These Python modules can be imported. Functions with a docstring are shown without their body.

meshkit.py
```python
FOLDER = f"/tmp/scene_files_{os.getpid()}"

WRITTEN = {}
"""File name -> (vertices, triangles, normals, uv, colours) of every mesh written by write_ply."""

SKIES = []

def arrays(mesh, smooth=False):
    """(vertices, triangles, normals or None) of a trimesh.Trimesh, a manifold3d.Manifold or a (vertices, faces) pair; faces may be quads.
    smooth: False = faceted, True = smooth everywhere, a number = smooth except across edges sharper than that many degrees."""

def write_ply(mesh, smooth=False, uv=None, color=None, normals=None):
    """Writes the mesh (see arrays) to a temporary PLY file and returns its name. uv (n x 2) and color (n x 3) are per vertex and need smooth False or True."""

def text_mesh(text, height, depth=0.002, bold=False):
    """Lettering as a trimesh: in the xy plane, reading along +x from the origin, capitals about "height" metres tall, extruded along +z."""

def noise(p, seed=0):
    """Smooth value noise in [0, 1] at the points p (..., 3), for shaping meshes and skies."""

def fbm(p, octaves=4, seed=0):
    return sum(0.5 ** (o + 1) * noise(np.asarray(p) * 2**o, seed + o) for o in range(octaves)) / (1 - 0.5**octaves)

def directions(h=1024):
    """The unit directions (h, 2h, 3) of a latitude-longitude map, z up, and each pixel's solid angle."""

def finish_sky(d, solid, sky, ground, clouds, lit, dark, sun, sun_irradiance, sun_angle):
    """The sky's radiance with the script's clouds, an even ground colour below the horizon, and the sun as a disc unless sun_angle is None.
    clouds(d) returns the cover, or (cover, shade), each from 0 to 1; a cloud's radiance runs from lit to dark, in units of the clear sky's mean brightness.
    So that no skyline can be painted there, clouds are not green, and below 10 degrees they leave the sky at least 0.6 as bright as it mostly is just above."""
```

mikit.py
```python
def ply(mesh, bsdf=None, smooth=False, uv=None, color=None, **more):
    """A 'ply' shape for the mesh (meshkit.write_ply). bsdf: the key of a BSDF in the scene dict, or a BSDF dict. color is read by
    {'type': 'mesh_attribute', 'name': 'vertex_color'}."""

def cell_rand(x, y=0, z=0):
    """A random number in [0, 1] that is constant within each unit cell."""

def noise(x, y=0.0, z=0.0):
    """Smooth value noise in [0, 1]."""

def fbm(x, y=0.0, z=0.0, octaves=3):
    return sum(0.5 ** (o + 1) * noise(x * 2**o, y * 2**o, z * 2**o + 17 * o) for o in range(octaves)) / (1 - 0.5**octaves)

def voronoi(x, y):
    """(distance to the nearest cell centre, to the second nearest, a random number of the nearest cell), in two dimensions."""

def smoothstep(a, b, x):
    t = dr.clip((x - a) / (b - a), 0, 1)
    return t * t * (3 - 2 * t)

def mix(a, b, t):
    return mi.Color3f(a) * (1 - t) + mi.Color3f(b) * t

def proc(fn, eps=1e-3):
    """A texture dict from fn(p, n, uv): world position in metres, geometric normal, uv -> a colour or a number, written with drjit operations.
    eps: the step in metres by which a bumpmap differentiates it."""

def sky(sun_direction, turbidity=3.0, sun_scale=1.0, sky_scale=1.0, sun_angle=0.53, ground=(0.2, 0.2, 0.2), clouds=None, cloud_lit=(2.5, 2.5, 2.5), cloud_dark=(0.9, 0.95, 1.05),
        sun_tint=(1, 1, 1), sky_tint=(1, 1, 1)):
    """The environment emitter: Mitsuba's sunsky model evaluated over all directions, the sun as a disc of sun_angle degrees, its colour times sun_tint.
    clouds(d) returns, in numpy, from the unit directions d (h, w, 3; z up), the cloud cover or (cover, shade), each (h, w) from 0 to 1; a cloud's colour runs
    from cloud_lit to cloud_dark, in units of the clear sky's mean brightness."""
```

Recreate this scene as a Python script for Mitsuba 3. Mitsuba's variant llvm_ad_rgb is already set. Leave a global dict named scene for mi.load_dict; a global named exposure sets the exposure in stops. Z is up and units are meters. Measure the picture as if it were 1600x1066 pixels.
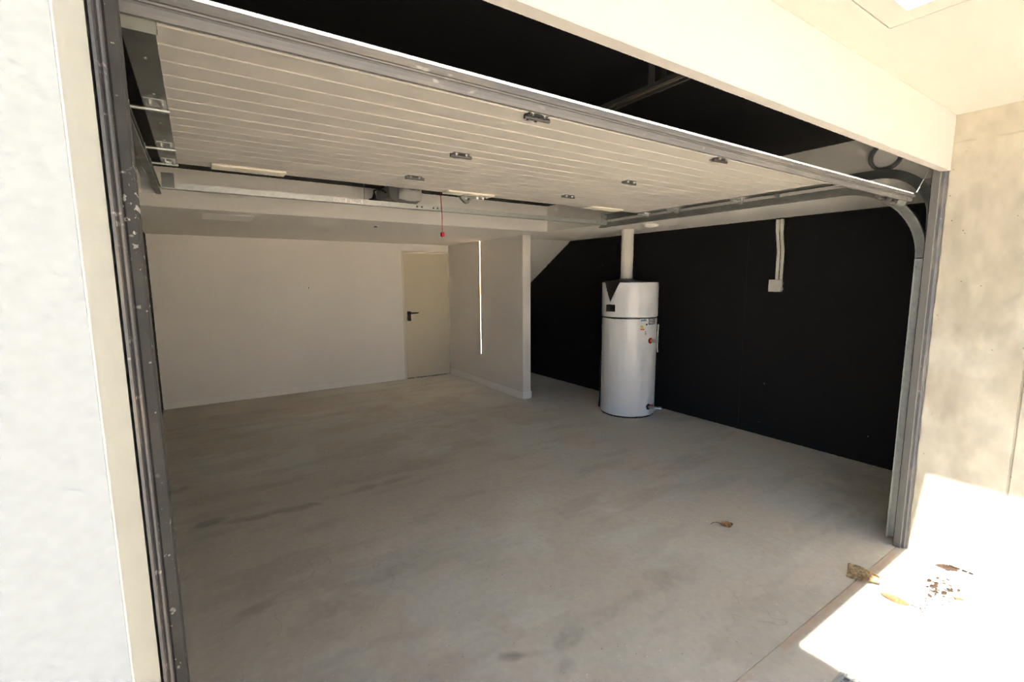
import math, random
import numpy as np, trimesh, mitsuba as mi, drjit as dr, mikit, meshkit
import manifold3d as m3
from shapely.geometry import Polygon, Point, box as sbox
from shapely import affinity
from mikit import noise, fbm, smoothstep, mix, cell_rand, proc, voronoi
T = mi.ScalarTransform4f
PI = math.pi
scene, labels = {}, {}

# ------------------------------------------------------------------ camera, sky, sun, exposure
YAW, PITCH, ROLL, FPX = math.radians(33.695), math.radians(7.441), math.radians(-0.311), 730.556
F = np.array([math.sin(YAW)*math.cos(PITCH), math.cos(YAW)*math.cos(PITCH), -math.sin(PITCH)])
R0 = np.array([math.cos(YAW), -math.sin(YAW), 0.0]); U0 = np.cross(R0, F)
UP = -R0*math.sin(ROLL) + U0*math.cos(ROLL)
EYE = np.array([0, 0, 1.55])
scene['camera'] = {'type': 'perspective', 'fov': math.degrees(2*math.atan(800/FPX)), 'fov_axis': 'x', 'near_clip': 0.02, 'far_clip': 500.0,
                   'to_world': T().look_at(origin=EYE.tolist(), target=(EYE+F).tolist(), up=UP.tolist())}
SUN = (-1.392, -0.162, 1.904)
scene['sky'] = mikit.sky(SUN, turbidity=3.0, sun_scale=1.7, sky_scale=0.7, sun_angle=0.53, ground=(0.42, 0.38, 0.32), sky_tint=(1.0, 1.0, 1.0), sun_tint=(0.94, 1.0, 1.10))
exposure = 3.95

# ------------------------------------------------------------------ helpers
def cat(ms): return trimesh.util.concatenate([m for m in ms])
def bx(x0, x1, y0, y1, z0, z1, c=0.0):
    """Box, its edges chamfered by c."""
    x0, x1 = min(x0, x1), max(x0, x1); y0, y1 = min(y0, y1), max(y0, y1); z0, z1 = min(z0, z1), max(z0, z1)
    if c <= 0:
        b = trimesh.creation.box(extents=(x1-x0, y1-y0, z1-z0)); b.apply_translation(((x0+x1)/2, (y0+y1)/2, (z0+z1)/2)); return b
    c = min(c, 0.45*min(x1-x0, y1-y0, z1-z0)); pts = []
    for x, sx in ((x0, 1), (x1, -1)):
        for y, sy in ((y0, 1), (y1, -1)):
            for z, sz in ((z0, 1), (z1, -1)):
                pts += [(x, y+sy*c, z+sz*c), (x+sx*c, y, z+sz*c), (x+sx*c, y+sy*c, z)]
    return trimesh.convex.convex_hull(np.array(pts))
def cyl(p, q, r, n=20, r2=None):
    p, q = np.array(p, float), np.array(q, float); d = q-p; L = np.linalg.norm(d); d = d/L
    a = np.cross(d, [0, 0, 1.0] if abs(d[2]) < .9 else [1.0, 0, 0]); a /= np.linalg.norm(a); b = np.cross(d, a)
    t = np.arange(n)*2*PI/n; ring = np.cos(t)[:, None]*a + np.sin(t)[:, None]*b
    r2 = r if r2 is None else r2
    v = np.vstack([p+ring*r, q+ring*r2, [p], [q]]); i = np.arange(n); j = (i+1) % n
    f = np.vstack([np.c_[i, j, j+n], np.c_[i, j+n, i+n], np.c_[j, i, i*0+2*n], np.c_[i+n, j+n, i*0+2*n+1]])
    m = trimesh.Trimesh(v, f, process=False); m.fix_normals(); return m
def tube(path, r, n=10):
    p = np.array(path, float); t = np.gradient(p, axis=0); t /= np.linalg.norm(t, axis=1, keepdims=True)
    a = np.cross(t[0], [0, 0, 1.0] if abs(t[0][2]) < .9 else [1.0, 0, 0]); vs = []
    for k in range(len(p)):
        a = a - t[k]*(a@t[k]); a /= np.linalg.norm(a); b = np.cross(t[k], a)
        g = np.arange(n)*2*PI/n
        vs.append(p[k] + r*(np.cos(g)[:, None]*a + np.sin(g)[:, None]*b))
    v = np.vstack(vs + [p[:1], p[-1:]]); N = len(p); f = []
    for k in range(N-1):
        for i in range(n):
            j = (i+1) % n; f += [[k*n+i, k*n+j, (k+1)*n+j], [k*n+i, (k+1)*n+j, (k+1)*n+i]]
    for i in range(n):
        j = (i+1) % n; f += [[j, i, N*n], [(N-1)*n+i, (N-1)*n+j, N*n+1]]
    m = trimesh.Trimesh(v, f, process=False); m.fix_normals(); return m
def extrude(poly, axis, a0, a1):
    """Extrude a polygon along a world axis. 'x': (y,z) polygon, 'y': (x,z), 'z': (x,y)."""
    if not isinstance(poly, Polygon): poly = Polygon(poly)
    m = trimesh.creation.extrude_polygon(poly, a1-a0, engine='earcut')
    v = m.vertices.copy(); w = v[:, 2] + a0
    m.vertices = {'x': np.c_[w, v[:, 0], v[:, 1]], 'y': np.c_[v[:, 0], w, v[:, 1]], 'z': np.c_[v[:, 0], v[:, 1], w]}[axis]
    m.fix_normals(); return m
def sweep_profile(prof, path, x0):
    """Sweep an open strip profile [(w, n), ...] (thin wall) along a (y,z) path; w runs along x from x0, n is normal to the path."""
    path = np.array(path, float); t = np.gradient(path, axis=0); t /= np.linalg.norm(t, axis=1, keepdims=True)
    nrm = np.c_[-t[:, 1], t[:, 0]]; prof = np.array(prof, float)
    v = np.array([[x0+w, path[k, 0]+nrm[k, 0]*n, path[k, 1]+nrm[k, 1]*n] for k in range(len(path)) for w, n in prof])
    m = len(prof); f = []
    for k in range(len(path)-1):
        for i in range(m):
            j = (i+1) % m; f += [[k*m+i, k*m+j, (k+1)*m+j], [k*m+i, (k+1)*m+j, (k+1)*m+i]]
    tv, e = trimesh.creation.triangulate_polygon(Polygon(prof), engine='earcut')
    e = np.argmin(((np.array(tv)[:, None, :]-prof[None])**2).sum(-1), axis=1)[e]
    f += [list(r) for r in e] + [list(np.array(r)[::-1]+(len(path)-1)*m) for r in e]
    o = trimesh.Trimesh(v, f, process=False); o.fix_normals(); return o
def sub(a, *bs):
    def man(m):
        m = m.copy(); m.merge_vertices(); return m3.Manifold(m3.Mesh(np.array(m.vertices, np.float32), np.array(m.faces, np.uint32)))
    r = man(a)
    for b in bs: r = r - man(b)
    g = r.to_mesh(); return trimesh.Trimesh(np.array(g.vert_properties)[:, :3], np.array(g.tri_verts), process=False)
def add(key, mesh, mat, smooth=False, **kw):
    base, k = key, 0
    while key in scene: k += 1; key = f'{base}_{k:03d}'
    scene[key] = mikit.ply(mesh, mat, smooth=smooth, **kw); return key
def again(key, src):
    base, k = key, 0
    while key in scene: k += 1; key = f'{base}_{k:03d}'
    scene[key] = dict(scene[src]); return key
def tag(key, label=None, category=None, group=None, kind=None):
    d = {}
    if label: d['label'] = label
    if category: d['category'] = category
    if group: d['group'] = group
    if kind: d['kind'] = kind
    labels[key] = d; return key
def struct(key, mesh, mat, label, category, **kw): return tag(add(key, mesh, mat, **kw), label, category, kind='structure')

# ------------------------------------------------------------------ materials
def twosided(b): return {'type': 'twosided', 'bsdf': b}
def bsdf(name, color, rough=0.7, spec=0.3, metal=0.0, bump=None, bscale=1.0, eps=1e-3, **kw):
    base = color if isinstance(color, dict) else {'type': 'rgb', 'value': list(color)}
    if metal: b = {'type': 'principled', 'base_color': base, 'metallic': metal, 'roughness': rough, **kw}
    elif spec <= 0: b = {'type': 'diffuse', 'reflectance': base}
    else: b = {'type': 'principled', 'base_color': base, 'roughness': rough, 'specular': spec, **kw}
    if bump is not None: b = {'type': 'bumpmap', 'arbitrary': proc(bump, eps), 'scale': bscale, 'bsdf': b}
    scene[name] = twosided(b); return name
def ell(p, cx, cy, rx, ry, ang=0.0, soft=0.6, wob=0.0):
    """1 inside a soft ellipse on the floor."""
    c, s = math.cos(ang), math.sin(ang)
    dx, dy = p.x-cx, p.y-cy
    a, b = (dx*c+dy*s)/rx, (dy*c-dx*s)/ry
    d = dr.sqrt(a*a+b*b) + wob*(fbm(p.x*9+cx*7, p.y*9, 0, 3)-0.5)
    return 1-smoothstep(1-soft, 1+soft*0.4, d)

def floor_color(p, n, uv):
    big = fbm(p.x*0.9+3.1, p.y*0.9, 0.0, 3); mid = fbm(p.x*3.4, p.y*3.4+9, 1.0, 4); fine = fbm(p.x*45, p.y*45, 2.0, 3)
    c = mix((0.52, 0.495, 0.435), (0.61, 0.60, 0.545), smoothstep(0.3, 0.7, big))
    c = mix(c, (0.545, 0.495, 0.425), 0.6*smoothstep(0.48, 0.68, mid))
    c = c*(0.93+0.14*fine)
    streak = fbm(p.x*2.0+p.y*0.3, p.y*7.0, 5.0, 4)
    c = c*(1-0.10*smoothstep(0.5, 0.72, streak))
    # scuffs and tyre marks
    d = 0.28*ell(p, 1.22, 1.40, 0.11, 0.055, 0.2, 0.7, 1.2) + 0.45*ell(p, 0.98, 1.46, 0.13, 0.035, -0.5, 0.7, 1.2) + 0.4*ell(p, 1.10, 1.30, 0.09, 0.045, 0.6, 0.8, 1.2)
    d += 0.35*ell(p, 0.30, 3.37, 0.42, 0.045, -0.1, 0.8, 1.6) + 0.3*ell(p, 0.95, 3.40, 0.45, 0.05, 0.02, 0.9, 1.6) + 0.45*ell(p, -0.06, 3.46, 0.09, 0.05, 0.2, 0.7, 1.0)
    d += 0.45*ell(p, -0.3, 4.15, 0.14, 0.09, 0.0, 0.8, 1.0) + 0.25*ell(p, 0.1, 2.38, 0.22, 0.05, 0.35, 0.8, 1.8) + 0.2*ell(p, 0.55, 2.2, 0.30, 0.16, 0.3, 0.9, 1.8)
    d += 0.28*ell(p, 3.9, 1.25, 0.42, 0.30, 0.1, 0.8, 1.0)+0.2*ell(p, 2.0, 1.45, 0.25, 0.10, 0.1, 0.9, 1.8)
    c = c*(1-dr.clip(0.6*d*(0.4+1.2*fbm(p.x*16, p.y*16, 9.0, 4)), 0, 0.5))
    # hairline scratches
    w = dr.abs(fbm(p.x*2.3+11, p.y*2.3, 7.0, 4)-0.5)
    c = c*(1-0.13*(1-smoothstep(0.0, 0.004, w))*smoothstep(0.55, 0.7, noise(p.x*1.3, p.y*1.3, 3)))
    # pale dust specks
    sx, sy = p.x*30, p.y*30
    f1, f2, idn = voronoi(sx, sy)
    c = mix(c, (0.75, 0.72, 0.66), (1-smoothstep(0.04, 0.09, f1))*smoothstep(0.965, 0.97, idn))
    c = mix(c, (0.10, 0.08, 0.06), (1-smoothstep(0.04, 0.10, f1))*(1-smoothstep(0.02, 0.025, idn))*0.8)
    # rust-coloured line along the threshold
    r = 1-smoothstep(0.0, 0.03, dr.abs(p.y-0.862-0.012*(noise(p.x*3, 0, 1)-0.5)))
    c = mix(c, (0.47, 0.31, 0.20), 0.55*r*smoothstep(0.35, 0.65, fbm(p.x*5, p.y*5, 4.0, 3)))
    return c
def floor_bump(p, n, uv): return fbm(p.x*14, p.y*14, 0.0, 4)*0.6+0.4*fbm(p.x*90, p.y*90, 2.0, 2)
bsdf('m_floor', proc(floor_color), rough=0.7, spec=0.12, bump=floor_bump, bscale=0.004)
def pave_color(p, n, uv):
    c = mix((0.66, 0.61, 0.53), (0.76, 0.715, 0.64), fbm(p.x*2.2, p.y*2.2, 0, 4))
    return c*(0.93+0.14*fbm(p.x*50, p.y*50, 0, 2))
bsdf('m_paving', proc(pave_color), rough=0.8, spec=0.2, bump=floor_bump, bscale=0.003)

def paint_bump(p, n, uv): return fbm(p.x*220, p.y*220, p.z*220, 2)
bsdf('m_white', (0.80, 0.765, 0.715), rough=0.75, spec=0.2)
bsdf('m_white_shaded_ceiling', (0.66, 0.63, 0.585), rough=0.8, spec=0.1)  # the wall white with shade put into it for the lowered ceiling
bsdf('m_white_shaded_partition', (0.71, 0.67, 0.62), rough=0.75, spec=0.15)  # same white paint, darkened to stand in for the partition facing away from light
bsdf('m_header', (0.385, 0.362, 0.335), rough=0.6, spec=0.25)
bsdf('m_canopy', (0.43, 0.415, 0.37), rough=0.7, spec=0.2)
def black_color(p, n, uv):
    s = fbm(p.y*1.2, p.z*1.2, p.x, 3); j = 1-smoothstep(0.0, 0.006, dr.abs(p.y-2.62))
    f1, f2, idn = voronoi(p.y*3.1+0.37*p.x, p.z*3.1)
    c = mi.Color3f(0.0088, 0.0092, 0.0102)*(0.8+0.5*s)
    c = mix(c, (0.03, 0.03, 0.03), 0.4*j)
    return mix(c, (0.25, 0.23, 0.21), (1-smoothstep(0.008, 0.02, f1))*smoothstep(0.86, 0.87, idn))
bsdf('m_black', proc(black_color), rough=0.65, spec=0.25)
def stucco_bump(p, n, uv): return 0.65*fbm(p.x*170, p.y*170, p.z*170, 3)+0.35*fbm(p.x*60, p.y*60, p.z*60, 2)
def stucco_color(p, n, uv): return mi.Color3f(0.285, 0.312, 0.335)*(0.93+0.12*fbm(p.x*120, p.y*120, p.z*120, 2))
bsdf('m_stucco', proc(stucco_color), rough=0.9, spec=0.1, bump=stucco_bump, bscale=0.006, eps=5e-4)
bsdf('m_reveal', (0.47, 0.485, 0.455), rough=0.6, spec=0.25)
def conc_color(p, n, uv):
    y, z = p.y, p.z
    c = mix((0.40, 0.365, 0.295), (0.485, 0.455, 0.385), smoothstep(0.3, 0.7, fbm(y*3, z*3, 0.0, 4)))
    c = c*(0.86+0.28*fbm(y*22, z*14, 3.0, 4))
    # darker damp smudge low on the wall and streaks
    d = dr.sqrt(dr.square((y-0.72)/0.12)+dr.square((z-0.93)/0.17))+0.9*(fbm(y*14, z*14, 6.0, 4)-0.5)
    c = mix(c, (0.40, 0.345, 0.28), 0.42*(1-smoothstep(0.6, 1.05, d)))
    c = c*(1-0.10*smoothstep(0.52, 0.7, fbm(y*9, z*2.2, 8.0, 3)))
    # pour line near the top
    zz = 2.235+0.05*(fbm(y*6, 0.3, 1.0, 3)-0.5)
    c = c*(1-0.16*(1-smoothstep(0.0, 0.008, dr.abs(z-zz)))*smoothstep(0.35, 0.6, noise(y*17, 2.0, 0.5)))
    f1, f2, idn = voronoi(y*16, z*16)   # pinholes
    c = mix(c, (0.13, 0.105, 0.075), 0.75*(1-smoothstep(0.035, 0.07, f1*(1.9-idn)))*smoothstep(0.78, 0.80, idn)*smoothstep(0.45, 0.6, fbm(y*5, z*5, 2.0, 2)))
    return c
def conc_bump(p, n, uv): return fbm(p.y*40, p.z*40, 0.0, 4)
bsdf('m_concrete', proc(conc_color), rough=0.85, spec=0.2, bump=conc_bump, bscale=0.004)

def galv_color(p, n, uv):
    s = fbm(p.x*60, p.y*60, p.z*60, 3); b = fbm(p.x*5, p.y*5, p.z*5, 3)
    return mi.Color3f(0.47, 0.485, 0.47)*(0.72+0.3*s+0.26*b)
bsdf('m_galvanised', proc(galv_color), rough=0.42, metal=0.75)
def plate_color(p, n, uv): return mi.Color3f(0.25, 0.26, 0.25)*(0.7+0.6*fbm(p.x*9, p.y*9, p.z*9, 3))
bsdf('m_plate', proc(plate_color), rough=0.3, metal=0.85)
def track_color(p, n, uv): return mi.Color3f(0.30, 0.31, 0.30)*(0.75+0.5*fbm(p.x*20, p.y*20, p.z*20, 3))
bsdf('m_track', proc(track_color), rough=0.42, metal=0.8)
bsdf('m_dark_steel', (0.10, 0.10, 0.098), rough=0.5, metal=0.6)
bsdf('m_chain', (0.20, 0.17, 0.11), rough=0.5, metal=0.6)
bsdf('m_zinc_dull', (0.12, 0.125, 0.11), rough=0.65, spec=0.2)
bsdf('m_jamb_grey', (0.125, 0.122, 0.115), rough=0.55, spec=0.2)
bsdf('m_drain', (0.36, 0.375, 0.37), rough=0.5, spec=0.3)
bsdf('m_chrome', (0.72, 0.72, 0.72), rough=0.22, metal=1.0)
def dirt(base, dirtc, sx=1.0):
    def fn(p, n, uv):
        a = fbm(p.x*9*sx, p.y*55, p.z*9, 4); b = fbm(p.x*70*sx, p.y*70, p.z*70, 3); big = fbm(p.x*1.1, p.y*3, p.z*2, 3)
        c = mix(base, dirtc, 0.55*smoothstep(0.42, 0.75, a)*smoothstep(0.3, 0.65, big))
        return mix(c, (0.40, 0.38, 0.35), 0.6*smoothstep(0.70, 0.82, b)*smoothstep(0.45, 0.6, big))
    return fn
bsdf('m_rubber', proc(dirt((0.072, 0.073, 0.08), (0.19, 0.165, 0.13), 0.5)), rough=0.45, spec=0.5)
bsdf('m_seal_dusty', proc(dirt((0.085, 0.084, 0.084), (0.24, 0.205, 0.16), 0.5)), rough=0.5, spec=0.45)
fr0 = dirt((0.034, 0.034, 0.034), (0.075, 0.073, 0.069), 1.0)
def frame_color(p, n, uv):
    c = fr0(p, n, uv)   # plaster splashes and scratches
    k = smoothstep(0.66, 0.72, fbm(p.x*160, 0.0, p.z*110, 3))*(1-smoothstep(0.02, 0.07, dr.abs(p.z-1.64)))
    k2 = smoothstep(0.80, 0.84, fbm(p.x*190, 3.0, p.z*120, 3))
    return mix(c, (0.34, 0.335, 0.32), dr.clip(0.75*k+0.5*k2, 0, 1))
bsdf('m_frame', proc(frame_color), rough=0.5, spec=0.15)
def panel_bump(p, n, uv): return fbm(p.x*150, p.y*150, p.z*150, 2)
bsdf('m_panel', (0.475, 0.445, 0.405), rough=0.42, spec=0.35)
bsdf('m_panel_outer', (0.82, 0.80, 0.75), rough=0.5, spec=0.4)
bsdf('m_cream', (0.70, 0.655, 0.555), rough=0.5, spec=0.3)
bsdf('m_steel_door', (0.635, 0.565, 0.435), rough=0.45, spec=0.35)
bsdf('m_black_plastic', (0.012, 0.012, 0.012), rough=0.35, spec=0.4)
bsdf('m_dark_glass', (0.01, 0.01, 0.01), rough=0.12, spec=0.5)
bsdf('m_grey_plastic', (0.13, 0.13, 0.125), rough=0.45, spec=0.4)
bsdf('m_lens', (0.55, 0.54, 0.50), rough=0.4, spec=0.4)
bsdf('m_red', (0.42, 0.012, 0.018), rough=0.4, spec=0.4)
bsdf('m_enamel', (0.80, 0.785, 0.77), rough=0.2, spec=0.32)
bsdf('m_pvc', (0.68, 0.64, 0.57), rough=0.5, spec=0.3)
bsdf('m_white_plastic', (0.82, 0.79, 0.74), rough=0.4, spec=0.4)
bsdf('m_brass', (0.55, 0.38, 0.16), rough=0.35, metal=0.9)
bsdf('m_navy', (0.012, 0.02, 0.06), rough=0.4, spec=0.4)
bsdf('m_blue_hose', (0.008, 0.022, 0.05), rough=0.5, spec=0.3)
bsdf('m_paper', (0.80, 0.77, 0.73), rough=0.8, spec=0.1)
bsdf('m_plate_grey', (0.20, 0.205, 0.22), rough=0.5, spec=0.3)
bsdf('m_ink', (0.03, 0.03, 0.035), rough=0.7, spec=0.1)
bsdf('m_label_blue', (0.16, 0.30, 0.40), rough=0.7, spec=0.1)
bsdf('m_label_green', (0.07, 0.32, 0.08), rough=0.7, spec=0.1)
bsdf('m_label_yellow', (0.75, 0.62, 0.06), rough=0.7, spec=0.1)
bsdf('m_label_red', (0.55, 0.03, 0.02), rough=0.7, spec=0.1)
def leaf_color(c1, c2):
    def fn(p, n, uv):
        v = fbm(p.x*120, p.y*120, p.z*120, 3); s = fbm(p.x*300, p.y*60, p.z*90, 2)
        return mix(c1, c2, smoothstep(0.3, 0.7, v))*(0.8+0.4*s)
    return fn
for nm, a, b in (('m_leaf_brown', (0.16, 0.075, 0.03), (0.36, 0.21, 0.10)), ('m_leaf_tan', (0.20, 0.13, 0.065), (0.34, 0.25, 0.14)), ('m_leaf_orange', (0.13, 0.062, 0.030), (0.18, 0.095, 0.045)), ('m_leaf_dark', (0.022, 0.015, 0.011), (0.05, 0.03, 0.02))):
    bsdf(nm, proc(leaf_color(a, b)), rough=0.7, spec=0.2)

# ------------------------------------------------------------------ the place: measures (metres, camera at the origin, garage along +y)
XL, XR, YB, ZS, ZC = -0.461, 4.5675, 6.99, 2.108, 2.402       # inner walls, lowered ceiling, black slab
XE, YF, XP, XP2, YP = 3.479, 4.4565, 3.4247, 3.5485, 4.886     # right soffit face, beam face, partition
XJ, XJL, YH, ZH, ZT = 3.287, -0.0932, 0.828, 2.099, 2.375       # concrete wall, left reveal, header front, header bottom, canopy
YJ = 0.876                                                     # joint between garage slab and paving

struct('floor', bx(XL-0.15, XR+0.15, YJ+0.003, YB+0.15, -0.15, 0.0), 'm_floor', 'bare grey-brown concrete garage floor with scuffs and dust', 'floor')
struct('ceiling', bx(XL-0.15, XE, 0.868, YF, ZC, 2.62), 'm_black', 'black painted garage ceiling above the open sectional door', 'ceiling')
struct('ceiling_lowered', cat([bx(XL, XR, YF, YB, ZS, 2.62), bx(XE, XR, 0.89, YF, ZS, 2.62)]), 'm_white_shaded_ceiling', 'white lowered ceiling with beam face at the back and bulkhead along the right wall', 'ceiling')
struct('ceiling_stair', extrude([(5.295, ZS), (YB, 1.074), (YB, ZS)], 'x', XP2, XR), 'm_white', 'white sloping underside of the stairs behind the partition', 'ceiling')
struct('wall_left', bx(XL-0.15, XL, 0.70, YB+0.15, 0, 2.62), 'm_black', 'black painted left garage wall seen behind the door jamb', 'wall')
struct('wall_right', bx(XR, XR+0.15, 0.85, YB+0.15, 0, 2.62), 'm_black', 'long black painted garage wall behind the water heater', 'wall')
DX0, DX1, DZ = 2.628, XP, 2.008
back = sub(bx(XL-0.15, XR+0.15, YB, YB+0.15, 0, 2.62), bx(DX0, DX1, YB-0.1, YB+0.3, -0.1, DZ))
struct('wall_back', back, 'm_white', 'white back wall of the garage with the light switch', 'wall')
slot = bx(XP-0.01, XP+0.03, 5.950, 5.972, 0.468, ZS+0.1)
struct('wall_partition', sub(bx(XP, XP2, YP, YB, 0, ZS), slot), 'm_white_shaded_partition', 'white partition wall stub with a vertical light slot', 'wall')
struct('added_nook_panel', bx(XP2, XR, YB-0.006, YB, 0, 1.07), 'm_black', 'unseen black panel added to darken the nook under the stairs', 'wall')  # hidden from view, added to cut light on the nook floor
def skirting(x0, x1, y0, y1, h): return bx(x0, x1, y0, y1, 0.0, h, 0.003)
struct('baseboard_back', skirting(XL, DX0, YB-0.012, YB, 0.078), 'm_white_plastic', 'low white baseboard along the back wall', 'baseboard')
struct('baseboard_partition', cat([skirting(XP-0.012, XP, YP-0.014, YB-0.012, 0.098), skirting(XP, XP2+0.012, YP-0.014, YP, 0.098), skirting(XP2, XP2+0.012, YP, YB, 0.098)]), 'm_white_plastic', 'white baseboard wrapping the end of the partition wall', 'baseboard')

# outside of the opening
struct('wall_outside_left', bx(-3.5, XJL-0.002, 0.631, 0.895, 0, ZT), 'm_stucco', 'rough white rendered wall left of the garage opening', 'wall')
struct('trim_1', cat([bx(XJL-0.003, XJL, 0.6312, 0.84, 0, ZT, 0.0015)]), 'm_reveal', 'smooth cream reveal strip between the rendered wall and the door jamb', 'trim')
# concrete side wall: cast panels with a recessed vertical joint, their form-tie plugs are parts
add('wall_outside_right', bx(XJ+0.010, XJ+0.25, -9.0, 0.89, 0, ZT+0.25), 'm_concrete'); tag('wall_outside_right', 'fair-faced beige concrete wall right of the garage opening', 'wall', kind='structure')  # lengthened unseen past the canopy to bounce sunlight into the garage
rng = random.Random(4)
edge = [(0.481, 0.0)]
npts = 60
front_edge = [(0.832+rng.uniform(-0.0035, 0.0025), z) for z in np.linspace(0, ZH, npts)]
panel1 = Polygon([(0.481, 0)] + front_edge + [(0.832, ZT+0.2), (0.481, ZT+0.2)])
pm = extrude(panel1, 'x', XJ, XJ+0.012)
add('wall_outside_right__panel', pm, 'm_concrete')
for y0, y1 in ((-0.755, 0.471), (-1.99, -0.765), (-4.5, -2.0), (-7.0, -4.51), (-9.0, -7.01)):
    add('wall_outside_right__panel', bx(XJ, XJ+0.012, y0, y1, 0, ZT+0.2, 0.003), 'm_concrete')
def ring_x(y, z, r0, r1, x0, x1):
    a = Point(y, z).buffer(r1, 16).difference(Point(y, z).buffer(r0, 16)); return extrude(a, 'x', x0, x1)
for y, z in ((0.806, 1.955), (0.53, 1.465), (0.800, 0.809), (0.512, 0.809)):
    k = add('wall_outside_right__tie_plug', cat([ring_x(y, z, 0.0085, 0.0115, XJ-0.0012, XJ+0.002), cyl((XJ-0.0006, y, z), (XJ+0.002, y, z), 0.0075, 18)]), 'm_concrete')
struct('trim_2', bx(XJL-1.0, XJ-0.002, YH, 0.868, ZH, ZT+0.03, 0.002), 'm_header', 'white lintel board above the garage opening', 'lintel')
# canopy with a rectangular open skylight and its flat frame
OX0, OX1, OY0, OY1, ZTT = 0.2126, 1.895, -0.8, 0.624, ZT+0.10
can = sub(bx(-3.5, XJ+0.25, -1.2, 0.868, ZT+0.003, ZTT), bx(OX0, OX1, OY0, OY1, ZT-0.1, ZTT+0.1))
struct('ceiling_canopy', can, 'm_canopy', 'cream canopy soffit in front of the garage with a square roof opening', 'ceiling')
fr_out = sbox(OX0-0.085, OY0-0.07, OX1+0.083, OY1+0.068); fr_in = sbox(OX0, OY0, OX1, OY1)
gap = fr_out.buffer(0.004, join_style=2)
plate = sbox(-3.5, -1.2, XJ-0.001, YH-0.001)
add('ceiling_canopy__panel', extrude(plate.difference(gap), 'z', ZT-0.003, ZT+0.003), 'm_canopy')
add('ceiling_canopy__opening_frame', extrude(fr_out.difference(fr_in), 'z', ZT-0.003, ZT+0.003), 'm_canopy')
labels['ceiling_canopy__opening_frame'] = {'label': 'flat frame band around the roof opening'}
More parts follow.
